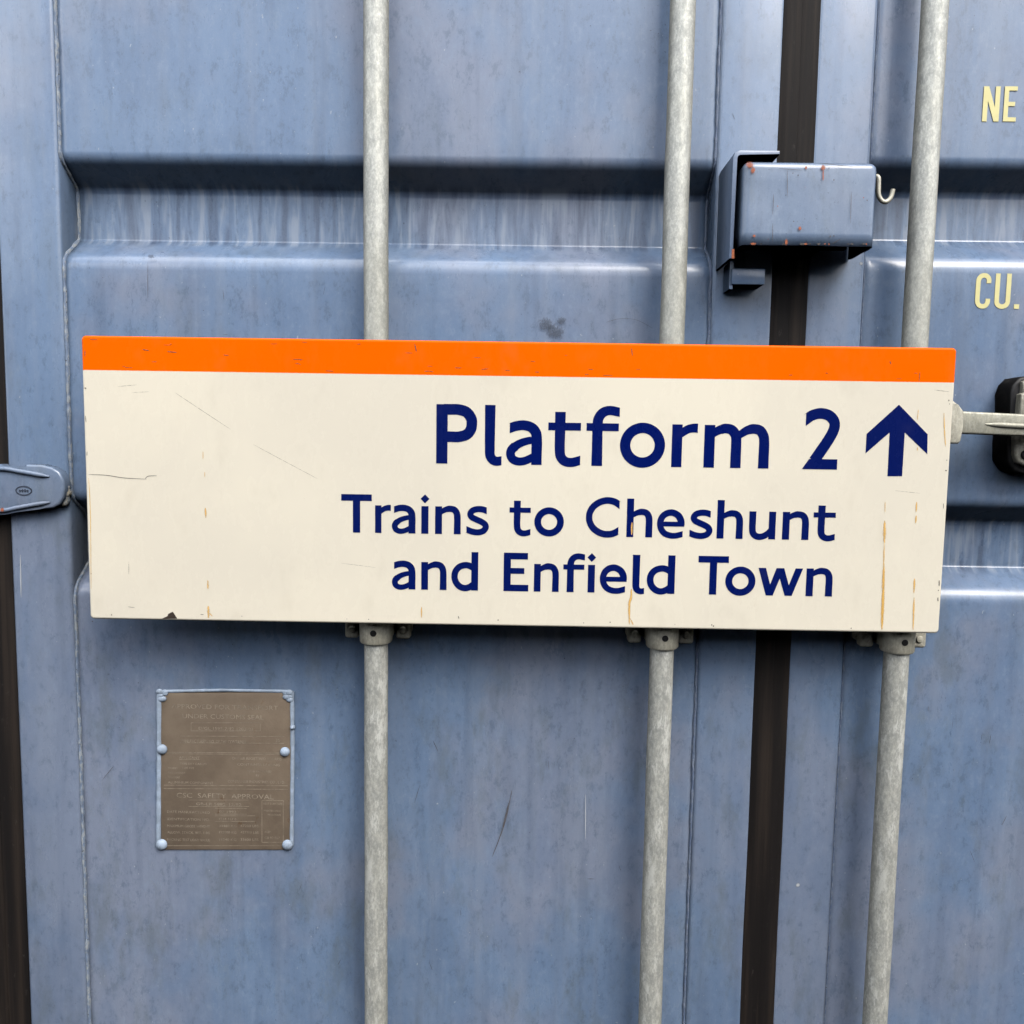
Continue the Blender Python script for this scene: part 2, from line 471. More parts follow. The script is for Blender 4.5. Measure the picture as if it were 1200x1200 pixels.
# ------------------------------------------------------------------ container
CONT = empty('shipping_container', (0, .03, 0), 'blue weathered steel shipping container seen at its double doors', 'shipping container')
Z0, Z1 = .06, 2.70
PAN, REC = .006, .052                                   # panel skin and recess depth
VM = 580
xs = dict(gl=PX(9.5, VM), sl=PX(81, VM), sr=PX(825.5, VM), g0=PX(896, VM), g1=PX(933, VM), sr2=PX(1000, VM))
X_R = xs['sr2'] + .96; X_RT = X_R + .09

def fillet(pts, r, n=5):
    out = [pts[0]]
    for a, b, c in zip(pts, pts[1:], pts[2:]):
        a, b, c = Vector(a), Vector(b), Vector(c)
        d0, d1 = (a - b), (c - b)
        rr = r if not isinstance(r, (list, tuple)) else r[pts.index(tuple(b)) % len(r)]
        k = min(rr, d0.length * .48, d1.length * .48)
        p0, p1 = b + d0.normalized() * k, b + d1.normalized() * k
        for i in range(n + 1):
            t = i / n; out.append(tuple((1 - t) ** 2 * p0 + 2 * t * (1 - t) * b + t * t * p1))
    out.append(pts[-1]); return out
def profile(grooves):
    """grooves top to bottom: (front top, recess top, recess bottom, front bottom) heights -> (y, z) points"""
    pts = [(PAN, Z1)]
    for a, b, c, d in grooves: pts += [(PAN, a), (REC, b), (REC, c), (PAN, d)]
    pts.append((PAN, Z0))
    pts = [tuple(Vector(p)) for p in pts]; FR = [.011, .007, .003, .017]      # front top, recess top, recess bottom, front bottom
    f = fillet(pts, [FR[(i - 1) % 4] for i in range(len(pts))], 8)
    out = []                                           # split long runs
    for p, q in zip(f, f[1:]):
        n = max(1, int(abs(q[1] - p[1]) / .03))
        for k in range(n): out.append((p[0] + (q[0] - p[0]) * k / n, p[1] + (q[1] - p[1]) * k / n))
    out.append(f[-1]); return out
def groove(u, a, b, c, d): return (PZ(u, a, PAN), PZ(u, b, REC), PZ(u, c, REC), PZ(u, d, PAN))
dz = .53
gL1 = groove(430, 189.5, 227, 286, 306.5)
gL2 = groove(88, 583, 604, 657, 688)
gR1 = groove(1150, 192.5, 229, 283.5, 307)
gR2 = groove(1150, 591, 612, 664, 697)
def shift(g_, d): return tuple(x + d for x in g_)
profL = profile([shift(gL1, dz), gL1, gL2]); profR = profile([shift(gR1, dz), gR1, gR2])
def panel(x0, x1, prof, seed):
    bm = bmesh.new(); nx = 70; rows = []
    for y, z in prof:
        row = []
        for i in range(nx + 1):
            x = x0 + (x1 - x0) * i / nx
            e = min(1, min(i, nx - i) / 6)
            w = .0016 * noise.noise(Vector((x * 2.4 + seed, z * 3.1, 0))) * e + .0005 * noise.noise(Vector((x * 9 + seed, z * 9, 3))) * e
            row.append(bm.verts.new((x, y + w, z)))
        rows.append(row)
    for r0, r1 in zip(rows, rows[1:]):
        for i in range(nx): bm.faces.new((r0[i], r0[i + 1], r1[i + 1], r1[i]))
    return bm
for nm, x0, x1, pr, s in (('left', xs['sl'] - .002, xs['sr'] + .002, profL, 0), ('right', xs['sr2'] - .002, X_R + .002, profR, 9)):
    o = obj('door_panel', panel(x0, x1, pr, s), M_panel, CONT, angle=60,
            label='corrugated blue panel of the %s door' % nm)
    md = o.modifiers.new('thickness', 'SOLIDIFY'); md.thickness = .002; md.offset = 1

def frame(x0, x1, lab):
    bm = bmesh.new(); box(bm, x0, x1, 0, .055, Z0, Z1, .0065, 4)
    obj('frame_tube', bm, M_tube, CONT, label=lab)
frame(xs['gl'], xs['sl'], 'hinge side frame tube of the left door')
frame(xs['sr'], xs['g0'], 'frame tube of the left door beside the centre seal')
frame(xs['g1'], xs['sr2'], 'frame tube of the right door beside the centre seal')
frame(X_R, X_RT, 'hinge side frame tube of the right door')
bm = bmesh.new(); box(bm, xs['gl'] - .21, xs['gl'] - .075, -.004, .12, 0, Z1 + .1, .008, 3)
obj('corner_post', bm, M_tube, CONT)

def gasket(x0, x1, y):
    prof = []                                          # flat rubber with fine lips
    n = 22
    for i in range(n + 1):
        s = i / n; yy = y + (.0035 if i % 5 == 2 else 0) + (.003 if .42 < s < .58 else 0) - .004 * math.sin(math.pi * s)
        prof.append((x0 + (x1 - x0) * s, yy))
    bm = bmesh.new(); cols = []
    nz = 60
    for k in range(nz + 1):
        z = Z0 + (Z1 - Z0) * k / nz
        cols.append([bm.verts.new((x, yy + .0012 * noise.noise(Vector((x * 30, z * 5, 1))), z)) for x, yy in prof])
    for c0, c1 in zip(cols, cols[1:]):
        for i in range(n): bm.faces.new((c0[i], c0[i + 1], c1[i + 1], c1[i]))
    o = obj('door_seal', bm, M_rubber, CONT, angle=25)
    md = o.modifiers.new('thickness', 'SOLIDIFY'); md.thickness = .012; md.offset = 1
gasket(xs['g0'] - .003, xs['g1'] + .003, .013)
gasket(xs['gl'] - .080, xs['gl'] + .003, .020)

# weld beads along the seams, following the skin in and out of the grooves
def weld(x, prof, dx, mat, r=.0024):
    pts, rad = [], []
    for y, z in prof:
        if z < .5 or z > 2.35: continue
        pts.append((x + dx, y - .0006, z))
    fine = []
    for a, b in zip(pts, pts[1:]):
        a, b = Vector(a), Vector(b); n = max(1, int((b - a).length / .004))
        for k in range(n): fine.append(a.lerp(b, k / n))
    rad = [r * (1 + .35 * noise.noise(p * 120) + .25 * noise.noise(p * 37)) for p in fine]
    fine = [p + Vector((.0009 * noise.noise(p * 45), 0, 0)) for p in fine]
    obj('weld_bead', tube(bmesh.new(), fine, rad, 7), mat, CONT)
weld(xs['sl'], profL, .001, M_weld_pale, .0029)
weld(xs['sr'], profL, -.001, M_weld)
weld(xs['sr2'], profR, .001, M_weld, .0016)

# ------------------------------------------------------------------ locking rods and their brackets
RY, RR = -.041, .0178
rods = []
for u in (440.8, 781.5, 1061.5):
    x = PX(u, VM, RY)
    n = 110
    pts = [(x + .0006 * noise.noise(Vector((u, k * .2, 0))), RY, Z0 + (Z1 - Z0) * k / n) for k in range(n + 1)]
    obj('locking_rod', tube(bmesh.new(), pts, RR, 40), M_rod, CONT, at=(x, RY, Z0))
    rods.append(x)
zb = PZ(441, 755.5, RY - RR)                            # bottom of the bracket's collar
def bracket(x):
    c = (x, RY, zb)
    bm = bmesh.new()
    lathe(bm, [(RR + .0003, 0), (.0225, 0), (.0243, .0025), (.0246, .018), (.0246, .085), (.0225, .088), (RR + .0003, .088)], c, 'Z', 40)
    zf = zb + .0015
    box(bm, x - .050, x + .050, -.012, PAN, zf + .006, zb + .088, .003)
    box(bm, x - .0243, x + .0243, RY, -.008, zb + .006, zb + .082, .003)
    o = obj('rod_bracket', bm, M_cast, CONT, at=c)
    for s, w in ((-1, .021), (1, .023)):
        b2 = bmesh.new()
        box(b2, x + s * .050 - (w if s > 0 else 0), x + s * .050 + (w if s < 0 else 0), -.030, -.0118, zf, zb + .090, .0050, 4)
        obj('bolt_flange', b2, M_cast, o)
    b3 = bmesh.new()
    lathe(b3, [(.0001, -.0012), (.0038, -.0012), (.0048, -.0003), (.005, .004)], (x, RY - .0246, zb + .0185), 'Y', 18)
    obj('pin', b3, M_black, o)
    for s in (-1, 1):
        b4 = bmesh.new()
        lathe(b4, [(.0001, -.003), (.0045, -.0022), (.006, 0), (.006, .003)], (x + s * .0385, -.0303, zf + .014), 'Y', 16)
        obj('rivet', b4, M_cast, o)
    return o
b0 = bracket(rods[0])
for x in rods[1:]:
    c = b0.copy(); COL.objects.link(c); c.location.x += x - rods[0]
    for ch in b0.children:
        d = ch.copy(); COL.objects.link(d); d.parent = c

# ------------------------------------------------------------------ lock box and its guard
GY = -.080
gx, gz = P(859.5, 176, GY)
gzb = PZ(859, 303, GY); gx2 = PX(914, 177, GY)
bm = bmesh.new()
out = [(gx, gzb), (gx, gz - .009), (gx + .0026, gz - .0026), (gx + .009, gz), (gx2, gz), (gx2, gz - .005), (gx + .010, gz - .005), (gx + .0065, gz - .0065), (gx + .005, gz - .010), (gx + .005, gzb)]
prism(bm, out, GY, 0, .0008, 2)
obj('lock_box_guard', bm, M_box, CONT, angle=30)
# small block under the guard
bm = bmesh.new()
tx0, tz0 = P(857, 333, -.04); tx1, tz1 = P(897, 315, -.04)
box(bm, tx0, tx1, -.04, 0, tz0, tz1, .0015, 2)
prism(bm, [(tx0 - .002, tz0 - .006), (tx0 + .003, tz0 - .006), (tx0 + .003, gzb + .005), (tx0 - .002, gzb + .005)], -.036, 0)
obj('stop_block', bm, M_tube, CONT)
# box, open underneath
BY = -.086
bx0, bz1 = P(872, 187.5, BY); bx1, bz0 = PX(1030, 200, BY), PZ(950, 288, BY)
bm = bmesh.new()
gme = bmesh.ops.create_cube(bm, size=1)
for v in bm.verts:
    v.co = Vector(((bx0 + bx1) / 2 + v.co.x * (bx1 - bx0), (BY - .004) / 2 + v.co.y * (-.004 - BY), (bz0 + bz1) / 2 + v.co.z * (bz1 - bz0)))
es = [e for e in bm.edges if all(v.co.y < -.05 for v in e.verts) and not all(v.co.z < bz0 + .001 for v in e.verts)]
es += [e for e in bm.edges if all(v.co.z > bz1 - .001 for v in e.verts) and abs(e.verts[0].co.y - e.verts[1].co.y) > .02]
bmesh.ops.bevel(bm, geom=es, offset=.0105, segments=6, profile=.5, affect='EDGES')
bmesh.ops.delete(bm, geom=[f for f in bm.faces if f.normal.z < -.9 or f.normal.y > .9], context='FACES')
bmesh.ops.subdivide_edges(bm, edges=[e for e in bm.edges if e.calc_length() > .03], cuts=5, use_grid_fill=True)
for v in bm.verts:
    v.co.y += .0012 * noise.noise(v.co * 22)
    if abs(v.co.z - bz0) < .001: v.co.z += .0012 * noise.noise(v.co * 70)
lb = obj('lock_box', bm, M_box, CONT, at=((bx0 + bx1) / 2, 0, bz0))
md = lb.modifiers.new('thickness', 'SOLIDIFY'); md.thickness = .0045; md.offset = -1
# staple bar that the padlock hangs from
bm = bmesh.new()
box(bm, bx0 + .01, bx1 - .025, -.052, -.040, bz0 + .004, bz0 + .016, .002)
box(bm, bx0 + .09, bx0 + .13, -.050, 0, bz0 + .006, bz0 + .030, .002)
obj('padlock_bar', bm, M_black, lb)
# hook at its right end
hx, hz = P(1029, 208, -.06)
hpts = [(PX(1022, 207, -.06), -.052, PZ(1022, 207, -.06))]
for du, dv in ((0, -2), (1, 8), (1, 18), (3, 24), (7, 27.5), (11, 27), (15, 23), (17, 17), (18, 13)):
    x, z = P(1028.5 + du, 209 + dv, -.06); hpts.append((x, -.06, z))
bm = bmesh.new(); tube(bm, [tuple(v) for v in cr([Vector(p) for p in hpts], 5)], .0031, 12)
box(bm, bx1 - .0012, bx1 + .0025, -.070, -.045, hz - .034, hz + .006, .001, 2)
obj('hook', bm, M_cast, lb)

# ------------------------------------------------------------------ handle, hub and catch
HY = -.075
bm = bmesh.new()
h = lambda u, v: P(u, v, HY)
prism(bm, [h(1098, 469), h(1118, 469.5), h(1123, 474), h(1129.5, 481), h(1130, 500), h(1126.5, 517), h(1124, 520), h(1096, 520)][::-1], HY, -.040, .0035, 3)
hub = obj('handle_hub', bm, M_cast, CONT)
bm = bmesh.new()
A, B = h(1124, 481.5), h(1290, 489.5); C_, D_ = h(1290, 514.5), h(1124, 508)
prism(bm, [A, B, C_, D_][::-1], HY + .003, HY + .022, .003, 3)
bmesh.ops.subdivide_edges(bm, edges=[e for e in bm.edges if e.calc_length() > .1], cuts=10)
hd = obj('door_handle', bm, M_handle, CONT)
bm = bmesh.new(); pts = []
for k in range(14):
    x, z = P(1156 + k * 10, 497 + k * .55, HY); pts.append((x, HY + .0035, z))
tube(bm, pts, [.0012, .0032] + [.0042] * 12, 10)
obj('handle_rib', bm, M_handle, hd)
bm = bmesh.new()
e = lambda u, v, Y=-.033: P(u, v, Y)
ol = [e(1184, 484), e(1184, 461), e(1188, 450), e(1196, 442), e(1208, 440), e(1250, 441), e(1262, 452), e(1262, 540), e(1250, 556), e(1200, 556), e(1188, 552), e(1180.5, 540), e(1180.5, 520)]
prism(bm, ol[::-1], -.033, PAN, .004, 3)
ct = obj('catch_pad', bm, M_black, CONT)
bm = bmesh.new()
k = lambda u, v: P(u + 4, v, -.045)
prism(bm, [k(1193, 462), k(1197, 460), k(1240, 461), k(1240, 498), k(1190, 496)][::-1], -.045, -.032, .003, 3)
prism(bm, [k(1197, 447), k(1202, 445), k(1236, 446), k(1236, 464), k(1197, 463)][::-1], -.040, -.032, .003, 3)
prism(bm, [k(1187, 508), k(1240, 510), k(1240, 548), k(1200, 547), k(1190, 542), k(1186.5, 533)][::-1], -.042, -.032, .004, 4)
obj('handle_catch', bm, mat_galv('worn_galvanised_catch', (.42, .41, .34), (.20, .19, .16), (.62, .62, .54), .4, .6), CONT)
bm = bmesh.new(); cx, cz = P(1202, 533, -.042)
lathe(bm, [(.0001, -.003), (.006, -.003), (.0075, -.001), (.0075, .002)], (cx, -.042, cz), 'Y', 16)
obj('rivet', bm, M_black, CONT)

# ------------------------------------------------------------------ hinge on the left
QY = -.018
q = lambda u, v: P(u, v, QY)
ol = [(-90, 556), (-60, 545), (0, 544), (8, 549), (27, 549), (30, 544), (48, 544.5), (60, 547.5), (69, 553), (74, 562), (75.5, 572), (74, 583), (70, 591), (62, 595.5), (45, 597), (20, 600), (5, 603), (-60, 606), (-90, 596)]
bm = bmesh.new(); prism(bm, [q(*p) for p in ol][::-1], QY, 0, .004, 4)
hg = obj('door_hinge', bm, M_hinge, CONT, angle=50)
for pp, r in ((((-60, 549), (0, 549), (22, 552), (42, 555.5), (58, 558.5)), .0038), (((-60, 602), (0, 598.5), (20, 595), (42, 591), (59, 588.5)), .0036)):
    bm = bmesh.new()
    pts = cr([Vector((*q(*p), 0)) for p in pp], 4)
    tube(bm, [(p.x, QY - .001, p.y) for p in pts], [r] * (len(pts) - 3) + [r * .85, r * .6, r * .25], 12)
    obj('hinge_rib', bm, M_hinge, hg)
ex, ez = q(28, 575)
em = ring(ex, ez, .0118, .0066, .0016, 0, 360, 40)
for dx, hh in ((-.006, .0035), (-.002, .0045), (.002, .0045), (.006, .0035)):
    em.append(rect(ex + dx - .0008, ez - .0022, ex + dx + .0008, ez - .0022 + hh))
em.append(rect(ex - .0072, ez - .0006, ex + .0072, ez + .0009))
M_emb = flat_mat('emblem_shadow_paint', (.045, .06, .095), .6, .3)
obj('oval_emblem', solid(bmesh.new(), em, QY, .0007), M_emb, hg, smooth=False)
# lumpy weld where the hinge blade meets the door
bm = bmesh.new()
for i in range(26):
    t = i / 25; x, z = P(79.5 - 3.5 * abs(t - .5) * 2 + random.uniform(-2.2, 2.6), 561 + 29 * t, -.004)
    s = random.uniform(.0028, .0052)
    bmesh.ops.create_icosphere(bm, subdivisions=2, radius=s, matrix=Matrix.Translation((x, -.003 - random.uniform(0, .004), z)) @ Matrix.Diagonal((1, .8, 1.1, 1)))
for v in bm.verts: v.co += Vector((1, 1, 1)) * .0008 * noise.noise(v.co * 400)
o = obj('hinge_weld', bm, mat_weld('weld_dirty', (.16, .19, .22), (.34, .31, .24)), hg); 
# hinge pin block on the corner post
bm = bmesh.new(); lathe(bm, [(.0001, -.05), (.011, -.05), (.013, -.047), (.013, .047), (.011, .05), (.0001, .05)], (PX(-78, 575, -.012), -.012, PZ(-78, 575, -.012)), 'Z', 24)
obj('hinge_pin', bm, M_hinge, hg)

# ------------------------------------------------------------------ data plate
DY = PAN
px0, pz1 = P(188, 811, DY); px1, pz0 = P(341.5, 995, DY)
bm = bmesh.new()
prism(bm, [P(*c_, DY) for c_ in ((189.5, 995), (341.3, 995), (341, 822), (338, 815), (331, 811), (199, 811.5), (192, 815), (188.8, 820))], DY - .0022, DY + .002, .0005, 2)
plate = obj('data_plate', bm, M_plate, CONT, label='brown metal safety approval plate riveted to the left door')
PF = DY - .0022
def text_mesh(s, u0, u1, v, hpx, align='fit', extr=.00018):
    cu = bpy.data.curves.new('t', 'FONT'); cu.body = s; cu.size = 1; cu.resolution_u = 2
    o = bpy.data.objects.new('t', cu); COL.objects.link(o)
    dg = bpy.context.evaluated_depsgraph_get(); me = bpy.data.meshes.new_from_object(o.evaluated_get(dg))
    COL.objects.unlink(o); bpy.data.objects.remove(o); bpy.data.curves.remove(cu)
    b = bmesh.new(); b.from_mesh(me); bpy.data.meshes.remove(me)
    x0 = min(w.co.x for w in b.verts); x1 = max(w.co.x for w in b.verts)
    y0 = 0; y1 = max(w.co.y for w in b.verts)
    X0, Z = P(u0, v, PF); X1 = PX(u1, v, PF); H = hpx * (PF + DIST) / F_PX
    for w in b.verts:
        w.co = Vector((X0 + (w.co.x - x0) / (x1 - x0) * (X1 - X0), PF - extr, Z + (w.co.y / y1) * H))
    return b
tb = bmesh.new()
def add(s, u0, u1, v, hh):
    b = text_mesh(s, u0, u1, v, hh); me = bpy.data.meshes.new('x'); b.to_mesh(me); b.free(); tb.from_mesh(me); bpy.data.meshes.remove(me)
add('APPROVED FOR TRANSPORT', 201, 326, 830, 5.5); add('UNDER CUSTOMS SEAL', 214, 309, 841.5, 5.5)
add('D/GL 1595-7/92 1203-01', 233, 296, 855, 3.6)
add('MANUFACTURERS NO. OF THE CONTAINER', 212, 289, 870, 4.0); add('20', 323, 328, 869.5, 4)
add('APPLICANT', 210, 234, 889, 3); add('TYPE DRY CARGO', 211, 242, 896, 2.6); add('MODEL', 197, 209, 901, 2.4); add('1200 MM', 214, 227, 901, 2.6)
add('TIMBER COMPONENT', 197, 217, 906.5, 2.4); add('TREATMENT', 197, 211, 912, 2.4); add('ALUMINIUM COMPONENT', 197, 250, 918, 3)
add('OWNER REGISTERED ADDRESS', 272, 330, 890, 3.2); add('CONTAINER LEASING', 278, 328, 897, 3); add('MANUFACTURED', 290, 318, 905, 2.6); add('BY', 300, 304, 910, 2.6)
add('CONTAINER INDUSTRIES CO., LTD.', 267, 334, 917, 3.2)
add('CSC  SAFETY  APPROVAL', 207, 321, 934.5, 6); add('GB-LR 5882-12/92', 230, 283, 943.5, 3.4)
for (a, c, d), v in zip((('DATE MANUFACTURED', '07 1992', ''), ('IDENTIFICATION NO.', '1234 167 8', ''), ('MAXIMUM GROSS WEIGHT', '30480 KG', '67200 LBS'), ('ALLOW. STACK. WT. 1.8G', '192000 KG', '423300 LBS'), ('RACKING TEST LOAD VALUE', '15240 KG', '33600 LBS')), (952.5, 961, 969, 976.5, 985)):
    add(a, 196, 246, v, 3); add(c, 257, 277, v, 3)
    if d: add(d, 282, 303, v, 3)
add('NEXT EXAM DATE', 309, 331, 943, 2.6); add('MAINTENANCE', 309, 329, 951, 2.4); add('PROGRAM', 314, 329, 956, 2.4); add('ACEP', 310, 317, 976, 2.6); add('GB 92 067', 310, 328, 983, 3)
def line(u0, v0, u1, v1, wpx=.55):
    k_ = (PF + DIST) / F_PX * wpx / 2
    a, b = Vector(P(u0, v0, PF)), Vector(P(u1, v1, PF)); t = (b - a).normalized(); n = Vector((-t.y, t.x)) * k_
    tb.faces.new([tb.verts.new((c.x, PF - .00018, c.y)) for c in (a - n, b - n, b + n, a + n)])
for l in ((224, 847, 305, 847), (224, 856.5, 305, 856.5), (224, 847, 224, 856.5), (305, 847, 305, 856.5), (211, 862.5, 333, 863), (211, 870.5, 333, 871),
          (192, 881.5, 338, 882.5), (192, 883.2, 338, 884.2), (192, 920, 337, 920.8), (192, 924, 337, 925), (210, 889.8, 234, 890), (221, 937.5, 292, 937.5), (221, 945, 292, 945),
          (252, 947, 289, 947.5), (252, 954, 289, 954), (252, 956, 299, 956), (252, 962.5, 299, 962.5), (307, 938, 332, 938), (307, 938, 307, 987), (332, 938, 332, 987), (307, 987, 332, 987), (196, 991, 330, 991)):
    line(*l)
o = obj('plate_lettering', tb, M_plate_text, plate, smooth=False)
# painted-over sealant round the plate, with rivets
def bead(pp, r, wob=.10):
    pts = []
    for (u0, v0), (u1, v1) in zip(pp, pp[1:]):
        for k_ in range(14):
            t = k_ / 14; x, z = P(u0 + (u1 - u0) * t, v0 + (v1 - v0) * t, DY); pts.append(Vector((x, DY - .0012, z)))
    x, z = P(*pp[-1], DY); pts.append(Vector((x, DY - .0012, z)))
    rad = [r * (1 + wob * 2 * noise.noise(p * 90)) for p in pts]
    b = bmesh.new(); tube(b, pts, rad, 10, squash=.8); return b
obj('sealant_strip', bead([(187, 812), (187, 880), (186, 990)], .0039), M_seal, plate)
obj('sealant_strip', bead([(188, 810), (260, 808.5), (341, 810)], .0026), M_seal, plate)
obj('sealant_strip', bead([(342.5, 810), (343, 880), (342, 990)], .0033), M_seal, plate)
for u, v, r in ((190, 878, 6.4), (189.5, 989.5, 7), (334, 881, 6), (337, 990, 6.6), (343, 852, 3)):
    x, z = P(u, v, PF); rr = r * 1.3e-3
    bm = bmesh.new(); lathe(bm, [(.0001, -.0062), (rr * .5, -.0050), (rr * .85, -.0034), (rr, -.0008), (rr, .001)], (x, PF, z), 'Y', 22)
    obj('rivet', bm, M_seal, plate)
for u, v in ((190, 814), (337, 815)):
    bm = bmesh.new()
    for i in range(9):
        x, z = P(u + random.uniform(-4, 4.5), v + random.uniform(-4, 6), PF)
        bmesh.ops.create_icosphere(bm, subdivisions=2, radius=random.uniform(.0032, .0058), matrix=Matrix.Translation((x, PF, z)) @ Matrix.Diagonal((1.2, .6, .9, 1)))
    obj('sealant_lump', bm, M_seal, plate)

# ------------------------------------------------------------------ glyphs (cap height 100)
W = 17.8
def G_n(x=0): return [rect(x, 0, x + W, 72), stroke([(x + 9, 52.5), (x + 18, 59), (x + 27, 63.8), (x + 35, 65.8)], 11.5, 16),
    stroke([(x + 31, 65), (x + 38, 66.2), (x + 49.5, 63.6), (x + 56, 55), (x + 57.8, 43), (x + 57.8, 20), (x + 57.8, 0)], 16, W, c1='h')]
GL = {
 'P': [rect(0, 0, 19, 100), stroke([(12, 91.5), (25, 91.5), (38, 91.3), (51, 87), (58.5, 77), (59.8, 68), (58, 58), (51, 49.5), (38, 45.6), (25, 45.5), (12, 45.5)], 18)],
 'l': [stroke([(8.7, 100), (8.7, 70), (8.7, 30), (9.2, 16), (13, 8.5), (20, 5.2), (29, 6.2)], W, 15, c0='h', c1='v')],
 'a': [rect(43.5, 0, 61, 40), stroke([(6.5, 61.5), (18, 65.5), (31, 66.6), (43, 63), (50.5, 54.5), (52.3, 42), (52.3, 25)], 16, W, c0='v'),
       stroke([(52, 42.3), (38, 40.8), (24, 36), (13.5, 29), (10.5, 25.5)], 11.5, 15.5), stroke([(16, 31), (10.8, 26), (8.3, 19), (11.5, 10), (21, 5.6), (32, 6.6), (43, 11.5), (52, 17)], 15.8, 12.5)],
 't': [stroke([(20, 90), (20, 60), (20, 26), (22.5, 13.5), (30, 6.6), (41, 5.2), (55, 9)], W, 15, c0='h', c1='v'), rect(0, 59, 55, 72)],
 'f': [stroke([(18.3, 0), (18.3, 30), (18.3, 70), (20.5, 82), (27.5, 90.5), (38.5, 93.6), (54.5, 91)], W, 15, c0='h', c1='v'), rect(0, 59, 53.5, 72)],
 'o': ring(38, 36, 29.3, 29.3, 17.4),
 'r': [rect(0, 0, W, 72), stroke([(9, 51), (18, 58.5), (27, 64), (36, 66.2), (44.4, 66.2)], 12.5, 15.5, c1='v')],
 'm': [rect(0, 0, W, 72)] + [stroke([(9, 52.5), (17, 59), (25, 63.8), (33, 66)], 11.5, 16), stroke([(29, 65.2), (36, 66.4), (46, 64), (53, 55), (54.3, 43), (54.3, 20), (54.3, 0)], 16, W, c1='h'),
       stroke([(55, 52.5), (64, 59), (72, 63.8), (80, 66)], 11.5, 16), stroke([(76, 65.2), (83, 66.4), (93.5, 64), (100, 55), (101.8, 43), (101.8, 20), (101.8, 0)], 16, W, c1='h')],
 'n': G_n(), 'h': [rect(0, 0, W, 100)] + G_n()[1:],
 'u': [rect(51.2, 0, 69, 72), stroke([(8.8, 72), (8.8, 50), (8.8, 28), (11, 16), (18, 8.5), (29, 6), (41, 9.3), (51, 16.5), (58, 25)], W, 15.5, c0='h')],
 'i': [rect(0, 0, 18.5, 72), [(9.3, 102.5), (20.8, 91), (9.3, 79.5), (-2.2, 91)]],
 's': [stroke([(54, 62.3), (43, 65.9), (30, 66.4), (17.5, 62.8), (11, 54.5), (14, 46), (25, 40), (38, 34.5), (49, 27.5), (51.8, 18.5), (44.5, 9.2), (30, 5.8), (15, 7.8), (1, 13)], 16, c0='v', c1='v')],
 'e': [stroke([(62.3, 33), (61.5, 45), (55.5, 56.5), (46, 63.2), (35.5, 65.6), (22.5, 62), (12.5, 52), (8.8, 37), (12, 22), (21, 11), (35, 5.8), (50, 5.6), (67, 10)], W, 15, c1='v'), rect(12, 29.3, 70.6, 41.8)],
 'd': [rect(52.3, 0, 70, 100), stroke([(60, 57), (49, 63.5), (37, 65.8), (22, 61.5), (11.8, 50.5), (8.6, 36), (11.8, 22), (21, 10.8), (34, 5.8), (47, 8.5), (60, 17)], 16.5)],
 'T': [rect(0, 83, 80, 100), rect(30.5, 0, 49.5, 99)],
 'C': [stroke([(90, 83), (78, 90.5), (64, 94), (50, 93.6), (34.5, 88.5), (19.5, 77.5), (10.8, 63), (8.8, 50), (10.8, 37.5), (19.5, 23), (34, 12), (49, 6.9), (63, 6.4), (76, 9), (88.5, 15.8)], 17.4, c0='v', c1='v')],
 'E': [rect(0, 0, 18.5, 100), rect(1, 83, 63, 100), rect(1, 45.5, 54, 60.5), rect(1, 0, 65, 16.8)],
 'w': [[(0, 71.5), (19.5, 71.5), (40.5, 0), (22, 0)], [(22, 0), (40, 0), (67, 71.5), (47.5, 71.5)], [(48, 71.5), (67.5, 71.5), (90, 0), (71.5, 0)], [(71.5, 0), (90, 0), (117, 71.5), (97.5, 71.5)]],
 '2': [[(0, 0), (61, 0), (61, 17.3), (11.6, 17.3)], stroke([(3, 83.5), (14, 90.8), (28, 94), (42, 91), (51.5, 82), (53, 71), (48.5, 58.5), (39.5, 43), (29, 27), (20.5, 14)], 17.5, 19, c0='v')],
 # condensed capitals of the door markings
 'N_': [rect(0, 0, 13, 100), rect(33, 0, 46, 100), [(0, 100), (14, 100), (46, 0), (32, 0)]],
 'E_': [rect(0, 0, 13, 100), rect(1, 88, 37, 100), rect(1, 44, 32, 56), rect(1, 0, 37, 12)],
 'C_': [stroke([(37, 72), (36.5, 83), (31, 91.5), (22, 94), (13, 91), (7.3, 82), (6.5, 65), (6.5, 50), (6.5, 35), (7.3, 18), (13, 9), (22, 6), (31, 8.5), (36.5, 17), (37, 28)], 13)],
 'U_': [stroke([(6.5, 100), (6.5, 60), (6.5, 30), (7.5, 16), (13.5, 8.5), (22.5, 6), (31.5, 8.5), (37.5, 16), (38.5, 30), (38.5, 60), (38.5, 100)], 13, c0='h', c1='h')],
 '._': [rect(0, 0, 14, 13)],
}
WID = {k: (max(x for p in v for x, y in p), min(x for p in v for x, y in p)) for k, v in GL.items()}
WID['i'] = (18.5, 0)
def word(chars, anchor, cap, Y, thick, mat, parent, name='lettering', label=None):
    """chars: (glyph, left px, right px); anchor: pixel on the baseline; cap: cap height in px"""
    zb_ = PZ(*anchor, Y); H = (PZ(anchor[0], anchor[1] - cap, Y) - zb_) / 100
    polys = []
    for ch, u0, u1 in chars:
        vm = anchor[1] + (.5 * (u0 + u1) - anchor[0]) * .0165 - cap * .4
        X0, X1 = PX(u0, vm, Y), PX(u1, vm, Y)
        w1, w0 = WID[ch]; s = (X1 - X0) / (w1 - w0)
        for p in GL[ch]: polys.append([(X0 + (x - w0) * s, zb_ + z * H) for x, z in p])
    return obj(name, solid(bmesh.new(), polys, Y, thick), mat, parent, smooth=False, label=label)

